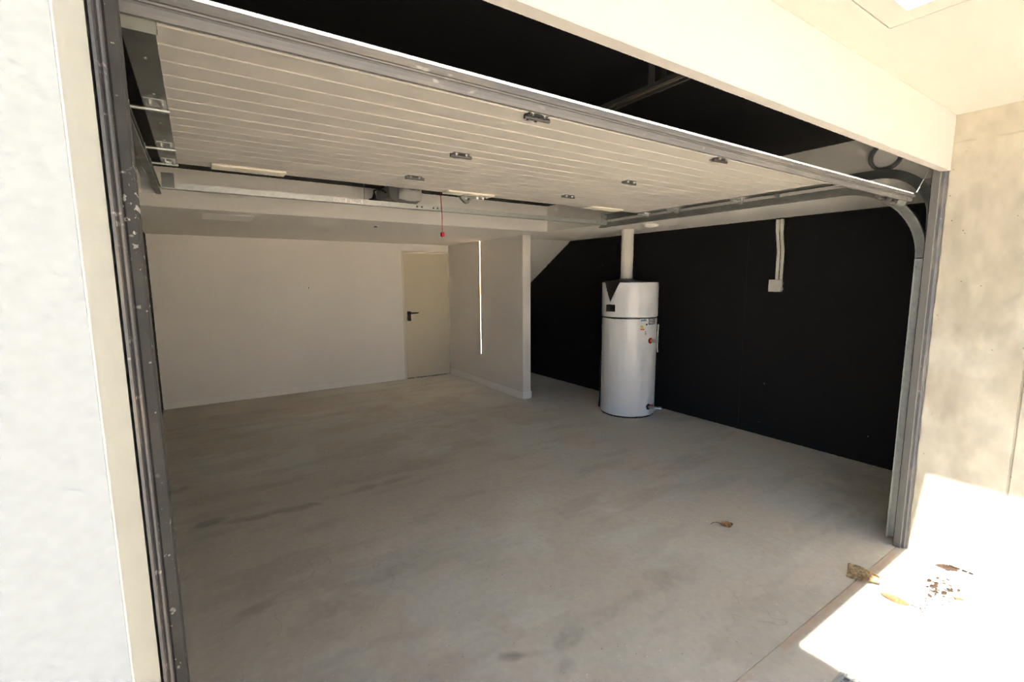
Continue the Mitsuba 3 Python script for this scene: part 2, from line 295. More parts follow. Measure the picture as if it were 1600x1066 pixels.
# paving, with a drain channel let into it
GY0, GY1 = 0.535, 0.668
pav = cat([bx(-14, XJ+0.25, GY1+0.001, YJ-0.003, -0.15, 0), bx(-14, XJ+0.25, -1.6, GY0-0.001, -0.15, 0), bx(-14, XJ+0.25, GY0-0.001, GY1+0.001, -0.15, -0.06), bx(-0.6, XJ+0.25, YJ-0.003, YJ+0.003, -0.15, -0.006)])
struct('floor_outside', pav, 'm_floor', 'bare concrete apron outside the garage, partly in bright sun', 'floor')
struct('floor_driveway', bx(-30, 30, -40, -1.6, -0.15, 0), 'm_paving', 'pale paving in front of the house', 'floor')
struct('wall_front', cat([bx(XJ+0.01, XR, 0.89, 0.905, 0, ZS), bx(XL, XJL-0.03, 0.895, 0.905, 0, ZC), bx(XJL-1.0, XR+0.15, 0.868, 0.878, ZH+0.02, 2.62)]), 'm_black', 'black inner face of the front wall around the opening', 'wall')

# floor drain
def drain():
    t = 'floor_drain'
    x0, x1 = -0.05, XJ-0.004
    tag(t, 'galvanised slotted drain channel let into the concrete apron', 'drain')
    fr = cat([bx(x0, x1, GY1-0.006, GY1+0.001, -0.05, 0.001), bx(x0, x1, GY0-0.001, GY0+0.006, -0.05, 0.001), bx(x0, x1, GY0, GY1, -0.055, -0.013)])
    add(t+'__channel', fr, 'm_drain')
    L = (x1-x0)/3
    ys = np.linspace(GY0+0.012, GY1-0.012, 5)
    for s in range(3):
        a, b = x0+s*L+0.001, x0+(s+1)*L-0.001
        bars = [bx(a, b, y-w, y+w, -0.012, 0.001) for y, w in zip(ys, (0.0055, 0.003, 0.003, 0.003, 0.0055))]
        bars += [bx(x-0.0035, x+0.0035, GY0+0.0063, GY1-0.0063, -0.008, 0.0006) for x in np.arange(a+0.004, b, 0.031)]
        add(t+'__grate', cat(bars), 'm_drain')
drain()

# ------------------------------------------------------------------ steel door in the back wall
def steel_door():
    t = 'door_1'
    tag(t, 'cream steel door with black lever handle in the back corner', 'door', kind='structure')
    f = cat([bx(DX0, DX0+0.034, YB-0.006, YB+0.09, 0, DZ, 0.002), bx(DX0+0.034, DX1-0.012, YB-0.006, YB+0.09, DZ-0.030, DZ, 0.002), bx(DX1-0.012, DX1-0.001, YB-0.006, YB+0.09, 0, DZ, 0.002)])
    add(t+'__frame', f, 'm_cream')
    add(t+'__leaf', bx(DX0+0.038, DX1-0.015, YB-0.001, YB+0.05, 0.008, DZ-0.034, 0.003), 'm_steel_door')
    hx, hz = 2.722, 0.995
    pl = Polygon([(hx-0.017, hz-0.064), (hx+0.017, hz-0.064), (hx+0.017, hz+0.064), (hx-0.017, hz+0.064)]).buffer(0.012)
    h = add(t+'__handle', extrude(pl, 'y', YB-0.011, YB-0.001), 'm_black_plastic')
    labels[h] = {'label': 'black lever handle on a long plate'}
    lev = cat([cyl((hx, YB-0.011, 1.043), (hx, YB-0.052, 1.043), 0.010), tube([(hx-0.006, YB-0.048, 1.043), (hx+0.03, YB-0.052, 1.043), (hx+0.09, YB-0.052, 1.043), (hx+0.135, YB-0.05, 1.043)], 0.0105)])
    add(h+'__lever', lev, 'm_black_plastic', smooth=40)
    for z0, z1 in ((1.655, 1.82), (0.19, 0.345)):
        zm = (z0+z1)/2
        add(t+'__hinge', cat([cyl((3.412, YB-0.011, z0), (3.412, YB-0.011, zm-0.002), 0.009), cyl((3.412, YB-0.011, zm+0.002), (3.412, YB-0.011, z1), 0.009), bx(3.392, 3.412, YB-0.008, YB-0.001, z0+0.01, z1-0.01)]), 'm_cream', smooth=40)
    scene_key = add(t+'__threshold', bx(DX0+0.034, DX1-0.012, YB-0.002, YB+0.12, -0.002, 0.004), 'm_black_plastic')
steel_door()

# ------------------------------------------------------------------ light strip in the partition slot
t = 'light_strip'
tag(t, 'narrow vertical light strip glowing warm white in the partition wall', 'light')
add(t+'__profile', cat([bx(XP-0.0005, XP+0.028, 5.950, 5.9525, 0.468, ZS-0.001), bx(XP-0.0005, XP+0.028, 5.9695, 5.972, 0.468, ZS-0.001), bx(XP+0.024, XP+0.028, 5.950, 5.972, 0.468, ZS-0.001), bx(XP-0.0005, XP+0.024, 5.9525, 5.9695, 0.468, 0.472)]), 'm_white_plastic')
k = add(t+'__diffuser', bx(XP+0.008, XP+0.014, 5.953, 5.969, 0.473, ZS-0.002), 'm_white_plastic')
scene[k]['emitter'] = {'type': 'area', 'radiance': {'type': 'rgb', 'value': [1.6, 1.2, 0.75]}}

# ------------------------------------------------------------------ sectional garage door
DL, DR, ZP, TH = -0.10, 3.25, 2.115, 0.042
PL, PR = -0.036, 3.185                                         # painted field between the end stiles
def section_profile(y0, y1, n, first=0.0):
    """(y,z) outline of one insulated section lying flat, V-grooves in its lower face."""
    low = [(y0, ZP+0.006), (y1, ZP+0.006)]
    return low + [(y1, ZP+TH), (y0, ZP+TH)]
def rib_profile(c0, c1):
    return [(c0+0.0018, ZP+0.0065), (c0+0.0075, ZP), (c1-0.0025, ZP), (c1-0.0012, ZP+0.0065)]
def bolt(x, y, z, r=0.006, h=0.006, n=6): return cat([cyl((x, y, z), (x, y, z-h), r, n), cyl((x, y, z), (x, y, z-0.0015), r*1.6, 14)])
def hinge_mesh(x, y, w=0.045):
    """Centre hinge seen from below: two leaves, a knuckle and four screws."""
    z = ZP
    ms = [extrude([(x-w, y-0.034), (x+w*0.8, y-0.034), (x+w, y-0.006), (x-w*0.8, y-0.006)], 'z', z-0.003, z-0.0002), extrude([(x-w*0.7, y+0.006), (x+w*0.7, y+0.006), (x+w*0.55, y+0.036), (x-w*0.55, y+0.036)], 'z', z-0.003, z-0.0002),
          cyl((x-w, y, z-0.008), (x+w*1.35, y, z-0.008), 0.0075, 12)]
    ms += [bx(x-w*0.9, x-w*0.2, y-0.01, y+0.01, z-0.009, z-0.001), bx(x+w*0.2, x+w*0.9, y-0.01, y+0.01, z-0.009, z-0.001)]
    sc = [bolt(x+a*w, y+b, z-0.002, 0.0055, 0.010) for a, b in ((-0.55, -0.022), (0.55, -0.022), (-0.4, 0.024), (0.4, 0.024))]
    return cat(ms), cat(sc)
def garage_door():
    t = 'garage_door'
    tag(t, 'open sectional overhead door with ribbed beige sections under the black ceiling', 'garage door')
    J = [1.358, 1.970, 2.515, 2.842]; ribs = [6, 6, 3]
    # bottom section, tipped down into the curve of the tracks: local frame from its hinge edge to its bottom edge
    a, b = np.array([1.358, ZP]), np.array([0.985, 1.9635]); d = (b-a)/np.linalg.norm(b-a); nrm = np.array([d[1], -d[0]]); L = np.linalg.norm(b-a)
    if nrm[1] < 0: nrm = -nrm
    def loc(s, q): return tuple(a + d*s + nrm*q)
    prof = [loc(0.003, 0.004), loc(0.007, 0.0)]
    for k in range(1, 4):
        c = L*k/4; prof += [loc(c-0.0045, 0), loc(c, 0.0035), loc(c+0.0035, 0)]
    prof += [loc(L, 0), loc(L, TH), loc(0.003, TH)]
    s0 = add(t+'__section', extrude(prof, 'x', DL, DR), 'm_panel')
    labels[s0] = {'label': 'bottom section tipped down towards the opening'}
    add(s0+'__outer_skin', extrude([loc(L+0.009, TH-0.001), loc(L+0.009, TH+0.005), loc(0.0, TH+0.002), loc(0.0, TH-0.0005)], 'x', DL, DR), 'm_panel_outer')
    # bottom profile and rubber seal
    seal = [loc(L, 0.0), loc(L+0.004, -0.002), loc(L+0.010, 0.001), loc(L+0.011, 0.008), loc(L+0.009, 0.016), loc(L+0.011, 0.0195), loc(L+0.006, 0.0215), loc(L+0.006, 0.0245), loc(L+0.013, 0.0265), loc(L+0.016, 0.032), loc(L+0.012, 0.0395), loc(L+0.005, TH-0.001), loc(L-0.002, TH-0.001), loc(L-0.002, 0.0)]
    sk = add(t+'__bottom_seal', extrude(seal, 'x', DL+0.005, DR+0.02), 'm_seal_dusty'); labels[sk] = {'label': 'dusty dark rubber seal along the bottom edge'}
    # bottom corner brackets with the cable bolt
    for sgn, xa, xb in ((1, DL+0.005, PL+0.012), (-1, DR-0.005, DR-0.12)):
        x0, x1 = min(xa, xb), max(xa, xb)
        br = [extrude([loc(L-0.055, -0.004), loc(L-0.055, 0.0), loc(L+0.002, 0.0), loc(L+0.002, -0.004)], 'x', x0, x1), extrude([loc(L-0.004, -0.020), loc(L-0.004, -0.003), loc(L+0.000, -0.003), loc(L+0.000, -0.020)], 'x', x0, x1)]
        br += [extrude([loc(L-0.055, -0.020), loc(L-0.055, -0.003), loc(L-0.03, -0.003), loc(L-0.03, -0.012)], 'x', x1-0.004, x1)]
        pts = [loc(L-0.02, -0.006), loc(L-0.042, -0.006)]
        for yy, zz in pts:
            for fx in (0.2, 0.5, 0.8): br.append(trimesh.creation.icosphere(1, 0.007).apply_translation((x0+(x1-x0)*fx, yy, zz)))
        add(t+'__corner_bracket', cat(br), 'm_zinc_dull')
    yy, zz = loc(L-0.03, -0.02)
    (y1_, z1_), (y2_, z2_) = loc(L-0.10, -0.012), loc(L-0.05, -0.020)
    lump = [cyl((DR-0.115, y1_, z1_), (DR-0.03, y1_, z1_), 0.012, 14), cyl((DR-0.10, y2_, z2_), (DR-0.02, y2_, z2_), 0.016, 14), bx(DR-0.11, DR-0.02, y2_-0.02, y1_+0.02, z1_+0.004, z1_+0.012)]
    add(t+'__cable_anchor', cat(lump), 'm_seal_dusty', smooth=40)
    add(t+'__roller', cat([cyl((DR-0.02, yy+0.01, zz+0.012), (DR+0.055, yy+0.01, zz+0.012), 0.0055, 12), cyl((DR+0.045, yy+0.01, zz+0.012), (DR+0.068, yy+0.01, zz+0.012), 0.02, 20)]), 'm_galvanised', smooth=40)
    # flat sections
    for k in range(3):
        s = add(t+'__section', extrude(section_profile(J[k]+0.0025, J[k+1]-0.0025, ribs[k]), 'x', DL, DR), 'm_panel')
        yy = np.linspace(J[k]+0.0025, J[k+1]-0.0025, ribs[k]+1)
        for c0, c1 in zip(yy[:-1], yy[1:]): add(s+'__rib', extrude(rib_profile(c0, c1), 'x', DL, DR), 'm_panel')
        for x0, x1 in ((DL, PL), (PR, DR)):
            pl = bx(x0, x1, J[k]+0.006, J[k+1]-0.006, ZP-0.002, ZP-0.0001)
            scr = [bolt((x0+x1)/2, J[k]+(J[k+1]-J[k])*f, ZP-0.002, 0.005, 0.003) for f in (0.35, 0.8)]
            add(s+'__end_stile', cat([pl]+scr), 'm_plate')
        for x0, x1 in ((DL, PL), (PR, DR)):
            side = -1 if x0 < 1 else 1
            y = J[k+1] if k < 2 else J[k+1]-0.02
            hp = [bx(x0+0.004, x1-0.003, y-0.085, y-0.006, ZP-0.0055, ZP-0.002, 0.001), bx(x0+0.004, x1-0.003, y+0.004, y+0.018, ZP-0.0055, ZP-0.002) if k < 2 else bx(x0+0.01, x1-0.01, y-0.03, y, ZP-0.012, ZP-0.004)]
            hp += [cyl((x0+0.004, y, ZP-0.012), (x1+0.004, y, ZP-0.012), 0.006, 10)]
            xs = (x0+0.018, x1-0.014)
            hp += [bolt(xx, y-dy, ZP-0.005, 0.0065, 0.011) for xx in xs for dy in (0.062, 0.044, -0.012 if k < 2 else 0.02)]
            add(s+'__edge_hinge', cat(hp), 'm_galvanised')
            xa, xb = (x0-0.055, x0+0.02) if side < 0 else (x1-0.02, x1+0.062)
            add(t+'__roller', cat([cyl((xa, y, ZP-0.012), (xb, y, ZP-0.012), 0.0055, 12), cyl((xa if side < 0 else xb-0.02, y, ZP-0.012), (xa+0.02 if side < 0 else xb, y, ZP-0.012), 0.02, 20)]), 'm_galvanised', smooth=40)
        if k == 0:
            for x in (1.021, 2.108):
                a_, b_ = hinge_mesh(x, 1.378); h = add(t+'__hinge', a_, 'm_dark_steel'); add(h+'__screws', b_, 'm_chrome')
        if k < 2:
            for x in (1.032, 2.135):
                a_, b_ = hinge_mesh(x, J[k+1]); h = add(t+'__hinge', a_, 'm_dark_steel'); add(h+'__screws', b_, 'm_chrome')
    # pale reinforcement plates on the rear edge
    for x0, x1 in ((0.10, 0.43), (1.36, 1.70), (2.58, 2.93)):
        add(t+'__stiffener_plate', bx(x0, x1, 2.745, 2.846, ZP-0.010, ZP-0.0001, 0.003), 'm_cream')
    # operator bracket in the middle of the rear edge
    br = [extrude(Polygon([(1.50, 2.09), (1.50, ZP-0.01), (1.59, ZP-0.01), (1.59, 2.10), (1.555, 2.062), (1.535, 2.062)]).difference(Polygon([(1.52, 2.095), (1.57, 2.095), (1.548, 2.075)])), 'y', 2.85, 2.875)]
    br += [bx(1.49, 1.66, 2.80, 2.88, ZP-0.014, ZP-0.010)]
    add(t+'__operator_bracket', cat(br), 'm_plate')
    sc = [bolt(x, y, ZP-0.013, 0.008, 0.014) for x, y in ((1.545, 2.862), (1.615, 2.835), (1.635, 2.86), (1.65, 2.82))]
    add(t+'__operator_screws', cat(sc), 'm_chrome')
    # brush line where the rear edge meets the light
    add(t+'__top_edge', bx(DL, DR, 2.841, 2.852, ZP+0.001, ZP+TH, 0.002), 'm_plate')
garage_door()

# ------------------------------------------------------------------ tracks
def arc_path(y0, z_start, r, y_end, z_off=0.0):
    """Up along y0, a quarter bend of radius r, then level to y_end."""
    p = [(y0, z) for z in np.linspace(0.012, z_start, 4)]
    p += [(y0+r-r*math.cos(a), z_start+r*math.sin(a)) for a in np.linspace(0, PI/2, 19)[1:]]
    p += [(y, z_start+r) for y in np.linspace(y0+r, y_end, 5)[1:]]
    return p
def c_profile(side, w=0.026, h=0.046, th=0.0025, lip=0.009):
    """C channel, its mouth towards the door (side = +1: mouth towards -x)."""
    s = -side; H = h/2
    o = [(0, -H), (0, H), (s*w, H), (s*w, H-lip), (s*(w-th), H-lip), (s*(w-th), H-th), (s*th, H-th), (s*th, -H+th), (s*(w-th), -H+th), (s*(w-th), -H+lip), (s*w, -H+lip), (s*w, -H)]
    return o
def track(side):
    t = 'door_track' if side > 0 else 'door_track_001'
    tag(t, 'double galvanised door track bending up beside the concrete wall on the right' if side > 0 else 'galvanised door track partly hidden behind the left jamb', 'door track')
    xw = 3.333 if side > 0 else -0.158                          # web of the lower rail
    lo = arc_path(0.921, 1.66, 0.412, 3.42)
    add(t+'__vertical_rail', sweep_profile(c_profile(side), [(0.921, z) for z in np.linspace(0.02, 1.655, 3)], xw), 'm_galvanised')
    add(t+'__lower_rail', sweep_profile(c_profile(side), lo[3:], xw), 'm_track', smooth=35)
    xu = 3.400 if side > 0 else -0.215
    up = [(0.905, 1.45)] + [(0.905+0.28-0.28*math.cos(a), 1.876+0.28*math.sin(a)) for a in np.linspace(0, PI/2, 16)] + [(y, 2.156) for y in (1.7, 2.4, 3.41)]
    add(t+'__upper_rail', sweep_profile(c_profile(side, h=0.05), up, xu), 'm_plate', smooth=35)
    xa, xb = (3.333, 3.402) if side > 0 else (-0.217, -0.158)
    for y in (1.15+0.6, 2.6):
        add(t+'__hanger', cat([bx(xa, xb, y-0.016, y+0.016, 2.073, 2.077), bx((xa+xb)/2-0.002, (xa+xb)/2+0.002, y-0.016, y+0.016, 2.075, 2.185), bx(xa, xb, y-0.016, y+0.016, 2.181, 2.185)]), 'm_galvanised')
    add(t+'__end_plate', cat([bx(xa-0.005, xb+0.005, 3.405, 3.409, 2.05, 2.185)]+[cyl((x, 3.405, z), (x, 3.398, z), 0.006, 6) for x in (xa+0.012, xb-0.012) for z in (2.07, 2.16)]), 'm_galvanised')
    # splice plate on the vertical rail with small bolts
    if side > 0:
        for y in (0.9035, 0.9385):
            for z in (1.61, 1.69): add(t+'__bolt', cyl((xw-0.004, y, z), (xw-0.0275, y, z), 0.0035, 8), 'm_plate')
track(1); track(-1)
# rear cross bar between the tracks
t = 'cross_bar'
tag(t, 'long galvanised cross bar tying the track ends below the beam', 'metal bar')
add(t+'__bar', cat([extrude([(3.30, 2.067), (3.345, 2.067), (3.345, 2.0695), (3.3025, 2.0695), (3.3025, 2.0985), (3.3115, 2.0985), (3.3115, 2.101), (3.30, 2.101)], 'x', -0.128, 3.30)]), 'm_galvanised')
add(t+'__corner_plate', cat([bx(-0.122, -0.064, 3.294, 3.2995, 2.070, 2.150, 0.001)]+[cyl((x, 3.294, z), (x, 3.289, z), 0.006, 6) for x in (-0.108, -0.077) for z in (2.085, 2.135)]), 'm_plate')
for x0, x1 in ((0.79, 0.876), (0.898, 0.982)):
    k = add(t+'__sticker', bx(x0, x1, 3.2990, 3.2999, 2.070, 2.0985), 'm_paper'); labels[k] = {'label': 'white paper sticker'}
    rr = random.Random(int(x0*1000))
    add(k+'__print', cat([bx(x0+0.006+0.010*i, x0+0.006+0.010*i+rr.uniform(0.004, 0.008), 3.2984, 3.2990, z, z+0.004) for i in range(7) for z in (2.075, 2.083, 2.091)]), 'm_plate_grey')
for x in (1.375, 1.412, 1.505, 1.535): add(t+'__hole', cyl((x, 3.2985, 2.084), (x, 3.301, 2.084), 0.0065, 12), 'm_black_plastic')

# ------------------------------------------------------------------ jamb frame of the opening
t = 'door_frame'
tag(t, 'dark steel jamb frame with rubber seals around the opening', 'door frame')
k = add(t+'__jamb', cat([bx(-0.0768, -0.0620, 0.852, 0.900, 0, ZC, 0.002), bx(-0.0895, -0.0760, 0.856, 0.900, 0, ZC)]), 'm_frame'); labels[k] = {'label': 'scratched dark left jamb'}
add(t+'__jamb', bx(XJ-0.030, XJ+0.008, 0.858, 0.893, 0, ZC, 0.002), 'm_jamb_grey'); labels[t+'__jamb_001'] = {'label': 'galvanised right jamb'}
sl = extrude(Polygon([(-0.0898, 0.858), (-0.0898, 0.838), (-0.0862, 0.8385), (-0.0854, 0.843), (-0.0842, 0.8455), (-0.0812, 0.8405), (-0.0787, 0.8425), (-0.0779, 0.858)]), 'z', 0, ZC)
k = add(t+'__seal', sl, 'm_rubber'); labels[k] = {'label': 'ridged black rubber seal'}
k = add(t+'__seal', extrude(Polygon([(XJ-0.016, 0.858), (XJ-0.015, 0.846), (XJ-0.010, 0.842), (XJ-0.0075, 0.847), (XJ-0.004, 0.836), (XJ-0.0005, 0.836), (XJ-0.0005, 0.858)]), 'z', 0, ZH+0.1), 'm_rubber')

# lift cable at the right bottom corner of the door
t = 'lift_cable'
tag(t, 'thin steel lift cable rising from the door corner beside the right jamb', 'cable')
add(t+'__cable', tube([(3.262, 0.953, 2.01), (3.270, 0.935, 2.06), (3.280, 0.915, 2.115), (3.286, 0.902, 2.17), (3.288, 0.899, 2.38)], 0.0022, 8), 'm_galvanised', smooth=True)
add(t+'__ferrule', tube([(3.2615, 0.954, 2.006), (3.2660, 0.944, 2.034)], 0.0048, 10), 'm_chrome', smooth=40)

# ------------------------------------------------------------------ opener
t = 'door_opener'
tag(t, 'ceiling mounted door opener with grey motor housing and lamp cover', 'opener')
cx0 = 1.555
add(t+'__rail', cat([bx(cx0-0.030, cx0-0.020, 0.90, 3.80, 2.288, 2.302), bx(cx0+0.020, cx0+0.030, 0.90, 3.80, 2.288, 2.302), bx(cx0-0.030, cx0+0.030, 0.90, 3.80, 2.302, 2.305)]), 'm_dark_steel')
lk = []
for y in np.arange(0.92, 2.9, 0.0155):
    lk.append(bx(cx0-0.0045, cx0+0.0045, y, y+0.010, 2.291, 2.297))
k = add(t+'__chain', cat(lk), 'm_chain'); labels[k] = {'label': 'drive chain inside the rail'}
for y in (1.30, 2.6):
    for xx in (cx0-0.034, cx0+0.031): add(t+'__rail_hanger', bx(xx, xx+0.003, y-0.015, y+0.015, 2.288, ZC), 'm_dark_steel')
body = trimesh.convex.convex_hull(np.array([(x, y, z) for x0, x1, z in ((1.345, 1.63, 2.315), (1.35, 1.625, 2.222), (1.40, 1.585, 2.190)) for x in (x0, x1) for y in (3.80, 4.12)]))
add(t+'__housing', body, 'm_grey_plastic')
e = trimesh.creation.icosphere(3); e.apply_scale((0.100, 0.070, 0.058)); e.apply_translation((1.525, 3.795, 2.262))
pts = np.vstack([e.vertices, np.array([(x, y, z) for x in (1.425, 1.625) for y in (3.802, 3.83) for z in (2.215, 2.312)])])
k = add(t+'__lamp_cover', trimesh.convex.convex_hull(pts), 'm_lens', smooth=40); labels[k] = {'label': 'pale rounded lamp cover'}
for xx in (1.36, 1.59): add(t+'__bracket', bx(xx, xx+0.02, 3.9, 3.93, 2.31, ZC), 'm_plate')
add(t+'__trolley', cat([bx(cx0-0.022, cx0+0.022, 3.19, 3.33, 2.262, 2.290, 0.004), cyl((cx0, 3.27, 2.27), (cx0, 3.27, 2.235), 0.009)]), 'm_grey_plastic')
add(t+'__arm', tube([(cx0+0.004, 3.20, 2.272), (cx0+0.004, 3.05, 2.20), (cx0, 2.88, 2.10)], 0.009, 8), 'm_plate')
t = 'pull_cord'
tag(t, 'red release cord with red handle hanging from the opener rail', 'cord')
add(t+'__cord', tube([(cx0-0.004, 3.275, 2.233), (cx0, 3.272, 2.12), (cx0+0.004, 3.27, 2.02), (cx0+0.003, 3.27, 1.905)], 0.0028, 8), 'm_red', smooth=True)
add(t+'__handle', cat([bx(cx0-0.009, cx0+0.016, 3.258, 3.283, 1.874, 1.907, 0.004)]), 'm_red')
t = 'power_cable'
tag(t, 'black power cable and plug left of the opener motor', 'cable')
add(t+'__cord', tube([(1.336, 3.85, 2.262), (1.29, 3.80, 2.268), (1.22, 3.72, 2.255), (1.165, 3.62, 2.225), (1.145, 3.55, 2.185)], 0.006, 8), 'm_black_plastic', smooth=True)
add(t+'__plug', cat([cyl((1.145, 3.55, 2.19), (1.143, 3.55, 2.155), 0.010, 12, 0.018), cyl((1.143, 3.55, 2.155), (1.143, 3.55, 2.12), 0.018)]), 'm_black_plastic', smooth=40)
add(t+'__socket', bx(1.115, 1.16, 3.575, 3.60, 2.115, 2.16, 0.004), 'm_black_plastic')
add(t+'__socket_bracket', cat([bx(1.082, 1.087, 3.60, 3.603, 2.118, ZC), bx(1.082, 1.16, 3.60, 3.603, 2.114, 2.119)]), 'm_plate')

# ------------------------------------------------------------------ water heater
HX, HY, HR, HZ = 4.125, 3.737, 0.308, 1.518
view = np.array([HX, HY])/math.hypot(HX, HY); lat = np.array([view[1], -view[0]])   # lat: to the right in the photograph
def on_tank(s, z, r):
    a = math.asin(max(-1, min(1, s))); n = -view*math.cos(a) + lat*math.sin(a); return np.array([HX+n[0]*r, HY+n[1]*r, z])
def lathe(prof, n=96):
    m = trimesh.creation.revolve(np.array(prof), sections=n); m.apply_translation((HX, HY, 0)); m.fix_normals(); return m
def patch(poly, th=0.0015, r=HR):
    """A thin shell lying on the tank: polygon in (u, z), u the arc length from the middle towards the right."""
    m = trimesh.creation.extrude_polygon(poly, th, engine='earcut'); m = m.subdivide_to_size(0.02) if hasattr(m, 'subdivide_to_size') else m
    v = m.vertices.copy(); out = []
    for u, z, h in v:
        a = u/r; n = -view*math.cos(a)+lat*math.sin(a); rr = r-0.0004+h; out.append((HX+n[0]*rr, HY+n[1]*rr, z))
    m.vertices = np.array(out); m.fix_normals(); return m
def arc(px): return math.asin(max(-1, min(1, (px-982.6)/43.2)))*HR
def heater():
    t = 'water_heater'
    tag(t, 'tall white cylindrical heat pump water heater standing by the black wall', 'water heater')
    R = HR
    add(t+'__tank', lathe([(0, 0.012), (R-0.012, 0.012), (R-0.003, 0.020), (R-0.001, 0.030), (R, 0.04), (R, 1.105), (R-0.002, 1.114), (R-0.008, 1.118), (0, 1.118)]), 'm_enamel', smooth=40)
    add(t+'__base_ring', lathe([(0, 0), (R-0.012, 0), (R-0.008, 0.004), (R-0.008, 0.018), (0, 0.018)]), 'm_black_plastic', smooth=40)
    add(t+'__gap_ring', lathe([(0, 1.115), (R-0.006, 1.115), (R-0.006, 1.134), (0, 1.134)]), 'm_black_plastic', smooth=40)
    add(t+'__housing', lathe([(0, 1.130), (R-0.003, 1.130), (R+0.006, 1.137), (R+0.006, HZ-0.012), (R+0.002, HZ-0.003), (R-0.006, HZ), (0, HZ)]), 'm_enamel', smooth=40)
    k = add(t+'__top_cap', lathe([(0, HZ-0.002), (R-0.012, HZ-0.002), (R-0.014, HZ+0.012), (R-0.04, HZ+0.020), (0, HZ+0.022)]), 'm_black_plastic', smooth=40)
    def housing_poly(pts): return Polygon([(arc(u)*1.0, z) for u, z in pts])
    z_of = lambda v: HZ+0.004-(v-441.5)*(HZ-1.137)/(496-441.5)
    k = add(t+'__vent_cover', patch(Polygon([(arc(944.8), HZ+0.004), (arc(967.2), HZ+0.004), (arc(953.4), z_of(472.5))]).buffer(0.002), 0.003, HR+0.006), 'm_black_plastic'); labels[k] = {'label': 'black V-shaped inset'}
    k = add(t+'__display', patch(sbox(arc(947.2), z_of(488.3), arc(960.8), z_of(477.2)), 0.003, HR+0.006), 'm_dark_glass'); labels[k] = {'label': 'small dark display'}
    zt = lambda v: 1.118-(v-498.0)*1.118/(654.0-498.0)*1.0
    def lab(u0, v0, u1, v1): return sbox(arc(u0), zt(v1), arc(u1), zt(v0))
    k = add(t+'__energy_label', patch(lab(998.2, 497.5, 1010.8, 525)), 'm_paper'); labels[k] = {'label': 'white energy label with coloured bars'}
    add(k+'__blue_band', patch(lab(1000, 498.6, 1008.2, 501.4), 0.0022), 'm_label_blue')
    for u0, v0, u1, v1 in ((1007.6, 505.6, 1009.8, 507.8), (1006.4, 519.5, 1008.2, 521.4), (1006.9, 517, 1007.6, 518.6)): add(k+'__black_mark', patch(lab(u0, v0, u1, v1), 0.0022), 'm_ink')
    add(k+'__green_bar', patch(Polygon([(arc(1000), zt(508.4)), (arc(1002.6), zt(508.4)), (arc(1003.6), zt(509.4)), (arc(1000), zt(509.6))]), 0.0022), 'm_label_green')
    add(k+'__yellow_bar', patch(Polygon([(arc(999.8), zt(509.8)), (arc(1003.4), zt(509.8)), (arc(1005.2), zt(512.9)), (arc(999.8), zt(512.9))]), 0.0022), 'm_label_yellow')
    add(k+'__red_bar', patch(Polygon([(arc(999.8), zt(513.2)), (arc(1005.0), zt(513.2)), (arc(1005.8), zt(514.0)), (arc(1005.0), zt(514.8)), (arc(999.8), zt(514.8))]), 0.0022), 'm_label_red')
    k = add(t+'__rating_plate', patch(lab(1011.6, 497.3, 1021.6, 507.3)), 'm_plate_grey'); labels[k] = {'label': 'grey rating plate'}
    add(k+'__print', cat([patch(lab(1013, v, u1, v+0.7), 0.0022) for v, u1 in ((499, 1018), (500.8, 1020), (502.6, 1017), (504.4, 1020))]), 'm_paper')
    # water connections on the right
    for v, cm, nm in ((532.0, 'm_red', 'hot_port'), (637.0, 'm_navy', 'cold_port')):
        a = math.asin((1015.0-982.6)/43.2); n = np.array([*( -view*math.cos(a)+lat*math.sin(a)), 0.0]); z = zt(v)
        p0 = np.array([HX, HY, z])+n*(HR-0.004)
        k = add(t+'__'+nm, cat([cyl(p0, p0+n*0.010, 0.033, 24), cyl(p0+n*0.010, p0+n*0.016, 0.030, 24, 0.022)]), cm, smooth=40)
        labels[k] = {'label': 'red collar of the hot water port' if nm == 'hot_port' else 'dark blue collar of the cold water port'}
        add(k+'__nipple', cat([cyl(p0+n*0.012, p0+n*0.055, 0.014, 16), cyl(p0+n*0.024, p0+n*0.040, 0.019, 6)]), 'm_brass', smooth=40)
        q = p0+n*0.055
        if nm == 'hot_port':
            add(k+'__fitting', cat([cyl(q-n*0.004, q+n*0.022, 0.020, 6), cyl(q+n*0.022, q+n*0.05, 0.016, 16)]), 'm_galvanised', smooth=40)
        else:
            l3 = np.array([lat[0], lat[1], 0])
            add(k+'__valve', cat([cyl(q-n*0.004, q+n*0.035, 0.018, 12), cyl(q+n*0.035+[0, 0, -0.025], q+n*0.035+[0, 0, 0.020], 0.017, 14), cyl(q+n*0.035, q+n*0.035+l3*0.05, 0.016, 12), cyl(q+n*0.035+l3*0.045, q+n*0.035+l3*0.075, 0.022, 14)]), 'm_galvanised', smooth=40)
            add(k+'__knob', cat([bx(q[0]-0.012, q[0]+0.012, q[1]-0.012, q[1]+0.012, q[2]+0.018, q[2]+0.036, 0.004)]), 'm_red')
heater()
